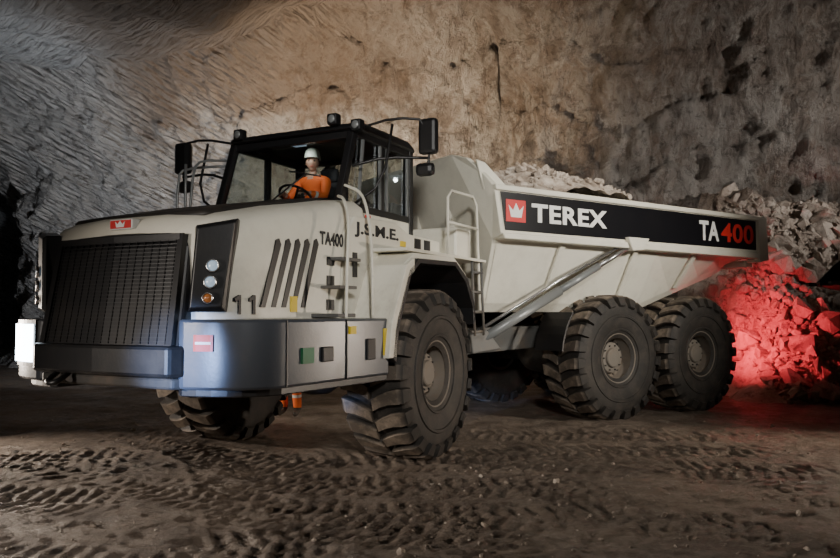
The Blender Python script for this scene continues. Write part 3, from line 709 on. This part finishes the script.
def ceilz(X,Y):
    return ceil_base(X,Y)+.45*fbm(X*.22,Y*.22,0,3,31)+.18*fbm(X*.8,Y*.8,0,4,32)+.05*np.abs(fbm(X*1.6-Y*1.0,Y*3.0+X*2,0,3,33))
V,F=gridmesh(ceilz,np.arange(-27,19.5,.13),np.arange(-8,36,.13))
fastmesh('ceiling',V,F[:,::-1],'ceil')
wall('wall_behind',[(17.5,-6.5),(0,-7.2),(-13,-6.5)],'wall',505,res=.3)
# ---------------------------------------------------------------- people
def skinbody(name,parent,nodes,edges,mats,sub=2):
    keys=list(nodes);ix={k:i for i,k in enumerate(keys)}
    me=bpy.data.meshes.new(name+'_s');me.from_pydata([nodes[k][0] for k in keys],[(ix[a],ix[b]) for a,b in edges],[])
    o=bpy.data.objects.new(name+'_s',me);C.objects.link(o)
    o.modifiers.new('s','SKIN')
    if not me.skin_vertices:
        bpy.context.view_layer.objects.active=o;bpy.ops.mesh.customdata_skin_add()
    for i,k in enumerate(keys):
        r=nodes[k][1];d=me.skin_vertices[0].data[i];d.radius=r if isinstance(r,tuple) else (r,r);d.use_root=(i==0)
    ss=o.modifiers.new('ss','SUBSURF');ss.levels=sub;ss.render_levels=sub
    bpy.context.view_layer.update()
    dg=bpy.context.evaluated_depsgraph_get();m2=bpy.data.meshes.new_from_object(o.evaluated_get(dg))
    bpy.data.objects.remove(o)
    ml=list(dict.fromkeys(mats.values()));m2.materials.clear()
    for m in ml: m2.materials.append(M[m])
    segs=[(Vector(nodes[a][0]),Vector(nodes[b][0]),nodes[b][2]) for a,b in edges]
    for p in m2.polygons:
        c=p.center;best=1e9;lab=None
        for A,B,lb in segs:
            d=B-A;t=max(0,min(1,(c-A).dot(d)/max(d.length_squared,1e-9)));q=(A+d*t-c).length
            if q<best: best=q;lab=lb
        p.material_index=ml.index(mats[lab]);p.use_smooth=True
    o=bpy.data.objects.new(name,m2);C.objects.link(o);o.parent=parent;return o
def hand(name,parent,w,fwd,palm_n,side,curl=1.0):
    w=Vector(w);fwd=Vector(fwd).normalized();pn=Vector(palm_n).normalized();sd=fwd.cross(pn).normalized()*side
    nodes={'w':(w,.026,'h'),'p':(w+fwd*.05,(.03,.022),'h')};edges=[('w','p')]
    for i,(off,ln) in enumerate(((.033,.075),(.011,.083),(-.011,.077),(-.031,.060))):
        b=w+fwd*.085+sd*off;nodes['k%d'%i]=(b,.0115,'h');edges.append(('p','k%d'%i));prev='k%d'%i;ang=.35*curl;p=b
        for j,fr in enumerate((.45,.32,.23)):
            d=fwd*math.cos(ang)+pn*math.sin(ang);p=p+d*ln*fr;key='f%d%d'%(i,j)
            nodes[key]=(p,.0095-.0012*j,'h');edges.append((prev,key));prev=key;ang+=.75*curl
    t0=w+fwd*.025+sd*.03;t1=t0+(fwd*.6+sd*.7+pn*.3).normalized()*.036;t2=t1+(fwd*.8+sd*.2+pn*.6*curl).normalized()*.03;t3=t2+(fwd*.8-sd*.1+pn*.7*curl).normalized()*.024
    nodes['t0']=(t0,.014,'h');nodes['t1']=(t1,.012,'h');nodes['t2']=(t2,.0105,'h');nodes['t3']=(t3,.009,'h')
    edges+=[('p','t0'),('t0','t1'),('t1','t2'),('t2','t3')]
    return skinbody(name,parent,nodes,edges,{'h':'skin'},1)
def head(parent,c,yaw=0,pitch=0):
    h=empty('head_group',parent,c,(0,pitch,yaw))
    V=[];F=[];nu,nv=24,20
    for i in range(nv+1):
        ph=math.pi*i/nv
        for j in range(nu):
            th=2*math.pi*j/nu
            x=math.sin(ph)*math.cos(th);y=math.sin(ph)*math.sin(th);z=math.cos(ph)
            X=x*.098;Y=y*.076;Z=z*.12
            if z<0:
                k=1-.42*(-z)**1.5;Y*=k;X*=(1-.18*(-z)) if x>0 else (1-.45*(-z))
            if x>0:
                X+=.026*math.exp(-((Y/.013)**2))*math.exp(-(((Z+.018)/.022)**2))
                X-=.010*math.exp(-(((abs(Y)-.032)/.014)**2))*math.exp(-(((Z-.008)/.013)**2))
                X+=.006*math.exp(-((Y/.025)**2))*math.exp(-(((Z+.058)/.008)**2))
                X+=.010*math.exp(-((Y/.03)**2))*math.exp(-(((Z+.10)/.02)**2))
            V.append((X,Y,Z))
    for i in range(nv):
        for j in range(nu): F.append((i*nu+j,i*nu+(j+1)%nu,(i+1)*nu+(j+1)%nu,(i+1)*nu+j))
    mesh('face',V,F,h,'skin',True)
    for s in (1,-1):
        bm=bmesh.new();bmesh.ops.create_uvsphere(bm,u_segments=10,v_segments=8,radius=.011,matrix=Matrix.Translation((.083,.031*s,.008)))
        bmesh.ops.create_uvsphere(bm,u_segments=10,v_segments=8,radius=1,matrix=Matrix.Translation((-.005,.076*s,-.005))@Matrix.Diagonal((.016,.007,.03,1)))
        me=bpy.data.meshes.new('eye_ear');bm.to_mesh(me);bm.free();o=bpy.data.objects.new('eye_and_ear',me);link(o,h,'skin');me.materials.append(M['eye'])
        for p in me.polygons:
            p.use_smooth=True
            if p.center.x>.05: p.material_index=1
    boxes('mouth',[(.082,.0925,-.02,.02,-.0595,-.0565)],h,'red')
    V=[];F=[];n=24
    prof=[(1.03,-.02),(1.06,.03),(1.05,.06)]
    for th in [math.radians(75+210*k/n) for k in range(n+1)]:
        for r,z in prof: V.append((.098*r*math.cos(th),.078*r*math.sin(th),z))
    for k in range(n):
        for j in range(2): F.append((k*3+j,k*3+j+1,(k+1)*3+j+1,(k+1)*3+j))
    mesh('hair',V,F,h,'boot',True)
    V=[];F=[]
    rows=[(1.25,.040,2),(1.0,.045,1),(1.0,.06,1),(.97,.10,1),(.86,.135,1),(.62,.165,1),(.3,.18,1),(.02,.183,1)]
    for r,z,kind in rows:
        for j in range(28):
            th=2*math.pi*j/28;br=(.035*max(0,math.cos(th)) if kind==2 else 0)
            rr=r if kind!=2 else 1.07
            V.append((.122*rr*math.cos(th)+br,.098*rr*math.sin(th),z))
    for i in range(len(rows)-1):
        for j in range(28): F.append((i*28+j,i*28+(j+1)%28,(i+1)*28+(j+1)%28,(i+1)*28+j))
    F.append(tuple((len(rows)-1)*28+j for j in range(28)))
    mesh('hard_hat',V,F,h,'helmet',True)
    return h
matsP={'t':'orange','j':'orange','b':'band','s':'boot','n':'skin'}
def person(name,J,parent,hands):
    nodes={};edges=[]
    def nd(k,p,r,l): nodes[k]=(Vector(p),r,l)
    nd('pel',J['pel'],(.15,.12),'t');nd('waist',J['waist'],(.14,.105),'j');nd('chest',J['chest'],(.165,.12),'j');nd('uch',J['uch'],(.12,.09),'j');nd('neck',J['neck'],.055,'n');nd('hd',J['head'],.05,'n')
    edges+=[('pel','waist'),('waist','chest'),('chest','uch'),('uch','neck'),('neck','hd')]
    for s in ('L','R'):
        sh,el,wr=[Vector(J[k+s]) for k in ('sh','el','wr')]
        nd('sh'+s,sh,.072,'j');nd('am'+s,sh.lerp(el,.55),.058,'j');nd('el'+s,el,.05,'j');nd('fb'+s,el.lerp(wr,.45),.046,'j');nd('fc'+s,el.lerp(wr,.62),.043,'b');nd('fd'+s,el.lerp(wr,.9),.038,'j');nd('wr'+s,wr,.026,'n')
        edges+=[('uch','sh'+s),('sh'+s,'am'+s),('am'+s,'el'+s),('el'+s,'fb'+s),('fb'+s,'fc'+s),('fc'+s,'fd'+s),('fd'+s,'wr'+s)]
        hp,kn,an,to=[Vector(J[k+s]) for k in ('hp','kn','an','to')]
        nd('hp'+s,hp,.105,'t');nd('th'+s,hp.lerp(kn,.5),.09,'t');nd('kn'+s,kn,.072,'t');nd('ca'+s,kn.lerp(an,.35),.075,'t');nd('cb'+s,kn.lerp(an,.5),.074,'b');nd('cc'+s,kn.lerp(an,.85),.072,'t');nd('an'+s,an,.05,'s');nd('to'+s,to,(.045,.038),'s')
        edges+=[('pel','hp'+s),('hp'+s,'th'+s),('th'+s,'kn'+s),('kn'+s,'ca'+s),('ca'+s,'cb'+s),('cb'+s,'cc'+s),('cc'+s,'an'+s),('an'+s,'to'+s)]
    skinbody('body',parent,nodes,edges,matsP,2)
    for s,(f,pn,sd) in hands.items(): hand('hand_'+s,parent,J['wr'+s],f,pn,sd)
drv=empty('truck_driver',None)
ang=angf(thF)
def fw_world(a,l,z): return (F0[0]+a*math.cos(ang)-l*math.sin(ang),F0[1]+a*math.sin(ang)+l*math.cos(ang),z)
drv.location=fw_world(-.05,-.05,2.73);drv.rotation_euler=(0,0,ang)
J=dict(pel=(0,0,0),waist=(-.02,0,.17),chest=(-.03,0,.34),uch=(-.02,0,.47),neck=(0,0,.55),head=(.02,0,.63),
 shL=(0,.19,.46),elL=(.16,.27,.24),wrL=(.34,.17,.27),shR=(0,-.19,.46),elR=(.16,-.27,.24),wrR=(.34,-.17,.27),
 hpL=(.03,.1,-.02),knL=(.44,.15,.0),anL=(.42,.14,-.40),toL=(.56,.15,-.44),hpR=(.03,-.1,-.02),knR=(.44,-.15,.0),anR=(.42,-.14,-.40),toR=(.56,-.15,-.44))
person('truck_driver',J,drv,{'L':((.8,-.2,.1),(.3,-.5,-.8),1),'R':((.8,.2,.1),(.3,.5,-.8),-1)})
head(drv,(.03,0,.70),.5,0)
mn=empty('mine_worker',None,(-1.98,11.35,0),(0,0,-1.9))
J=dict(pel=(0,0,.95),waist=(.01,0,1.10),chest=(.01,0,1.27),uch=(0,0,1.41),neck=(0,0,1.50),head=(.015,0,1.58),
 shL=(0,.19,1.41),elL=(-.02,.27,1.13),wrL=(.1,.27,.90),shR=(0,-.19,1.41),elR=(-.02,-.27,1.13),wrR=(.1,-.27,.90),
 hpL=(0,.1,.91),knL=(.03,.12,.50),anL=(-.02,.12,.10),toL=(.13,.14,.055),hpR=(0,-.1,.91),knR=(.02,-.12,.50),anR=(-.03,-.12,.10),toR=(.12,-.14,.055))
person('mine_worker',J,mn,{'L':((.1,0,-1),(0,-1,0),-1),'R':((.1,0,-1),(0,1,0),1)})
head(mn,(.025,0,1.65),0,0)
# ---------------------------------------------------------------- lights
def spot(name,loc,tgt,power,col,ang=60,blend=.5,r=.1):
    l=bpy.data.lights.new(name,'SPOT');l.energy=power;l.color=col;l.spot_size=math.radians(ang);l.spot_blend=blend;l.shadow_soft_size=r
    o=bpy.data.objects.new(name,l);C.objects.link(o);o.location=loc
    o.rotation_euler=(Vector(tgt)-Vector(loc)).to_track_quat('-Z','Y').to_euler();return o
spot('vehicle_headlight_cool',(-4.2,1.2,1.45),(-1.98,5.85,1.20),6500,(.34,.52,1),11,1.0,.1)
spot('flood_camera_side',(1.0,-3.0,4.8),(.3,9.5,3.0),3500,(1,.97,.92),42,1.0,.5)
spot('flood_right',(9.2,4.0,4.6),(2.6,10.8,2.7),3500,(1,.94,.84),46,1.0,.4)
spot('load_fill',(2.2,8.2,7.4),(2.0,12.2,3.3),900,(1,.93,.82),50,1.0,.2)  # added spot out of view, brightens the load and headboard
spot('wall_flood_behind',(-.8,13.4,1.8),(-.8,19,6.4),6200,(1,.80,.58),100,1.0,.10)
spot('wall_flood_left',(-6.0,13.0,1.1),(-9.0,20,5.5),2100,(.80,.88,1),110,1.0,.10)
spot('ceiling_flood_left',(-8.5,12.0,1.3),(-7.0,17,8),800,(.84,.91,1),90,1.0,.10)
spot('wall_flood_right',(4.2,15.2,2.5),(6.5,18,6.5),500,(1,.93,.86),140,1.0,.12)
spot('wall_flood_right_front',(13.0,10.5,5.6),(6.0,17.3,5.8),2000,(1,.94,.88),70,1.0,.10)
spot('floor_flood_left',(-8.5,9.5,1.3),(-2.8,7.2,0),2300,(1,.86,.72),60,1.0,.1)
spot('floor_flood_right',(9.0,8.7,1.3),(3.6,8.0,0),1700,(1,.84,.68),60,1.0,.1)
spot('floor_flood_front',(-6.5,2.4,1.9),(.3,4.9,0),1100,(1,.90,.80),85,1.0,.12)
spot('tail_lamp_glow',(5.25,13.45,1.32),(8.0,14.9,1.2),560,(1,.06,.09),96,1.0,.1)
spot('worker_fill',(-3.6,10.6,.7),(-1.95,11.3,.4),90,(1,.9,.75),60,.8,.04)  # added spot standing apart from the worker, brightens his orange trousers
dl=fw_world(.34,0,3.54);dt=fw_world(.02,-.05,3.3)
spot('cab_fill',dl,dt,9,(1,.97,.9),110,.8,.03)  # added fill inside the cab, lifts the driver's face out of shadow
w=bpy.data.worlds.new('mine_dark');bpy.context.scene.world=w;w.use_nodes=True
w.node_tree.nodes['Background'].inputs[0].default_value=(.55,.6,.7,1);w.node_tree.nodes['Background'].inputs[1].default_value=.025
# ---------------------------------------------------------------- camera
cam=bpy.data.cameras.new('camera');cam.lens=36*740/840;cam.sensor_width=36;cam.clip_end=200
co=bpy.data.objects.new('camera',cam);C.objects.link(co);co.location=(0,0,1.6);co.rotation_euler=(math.radians(90+2.55),0,0)
bpy.context.scene.camera=co
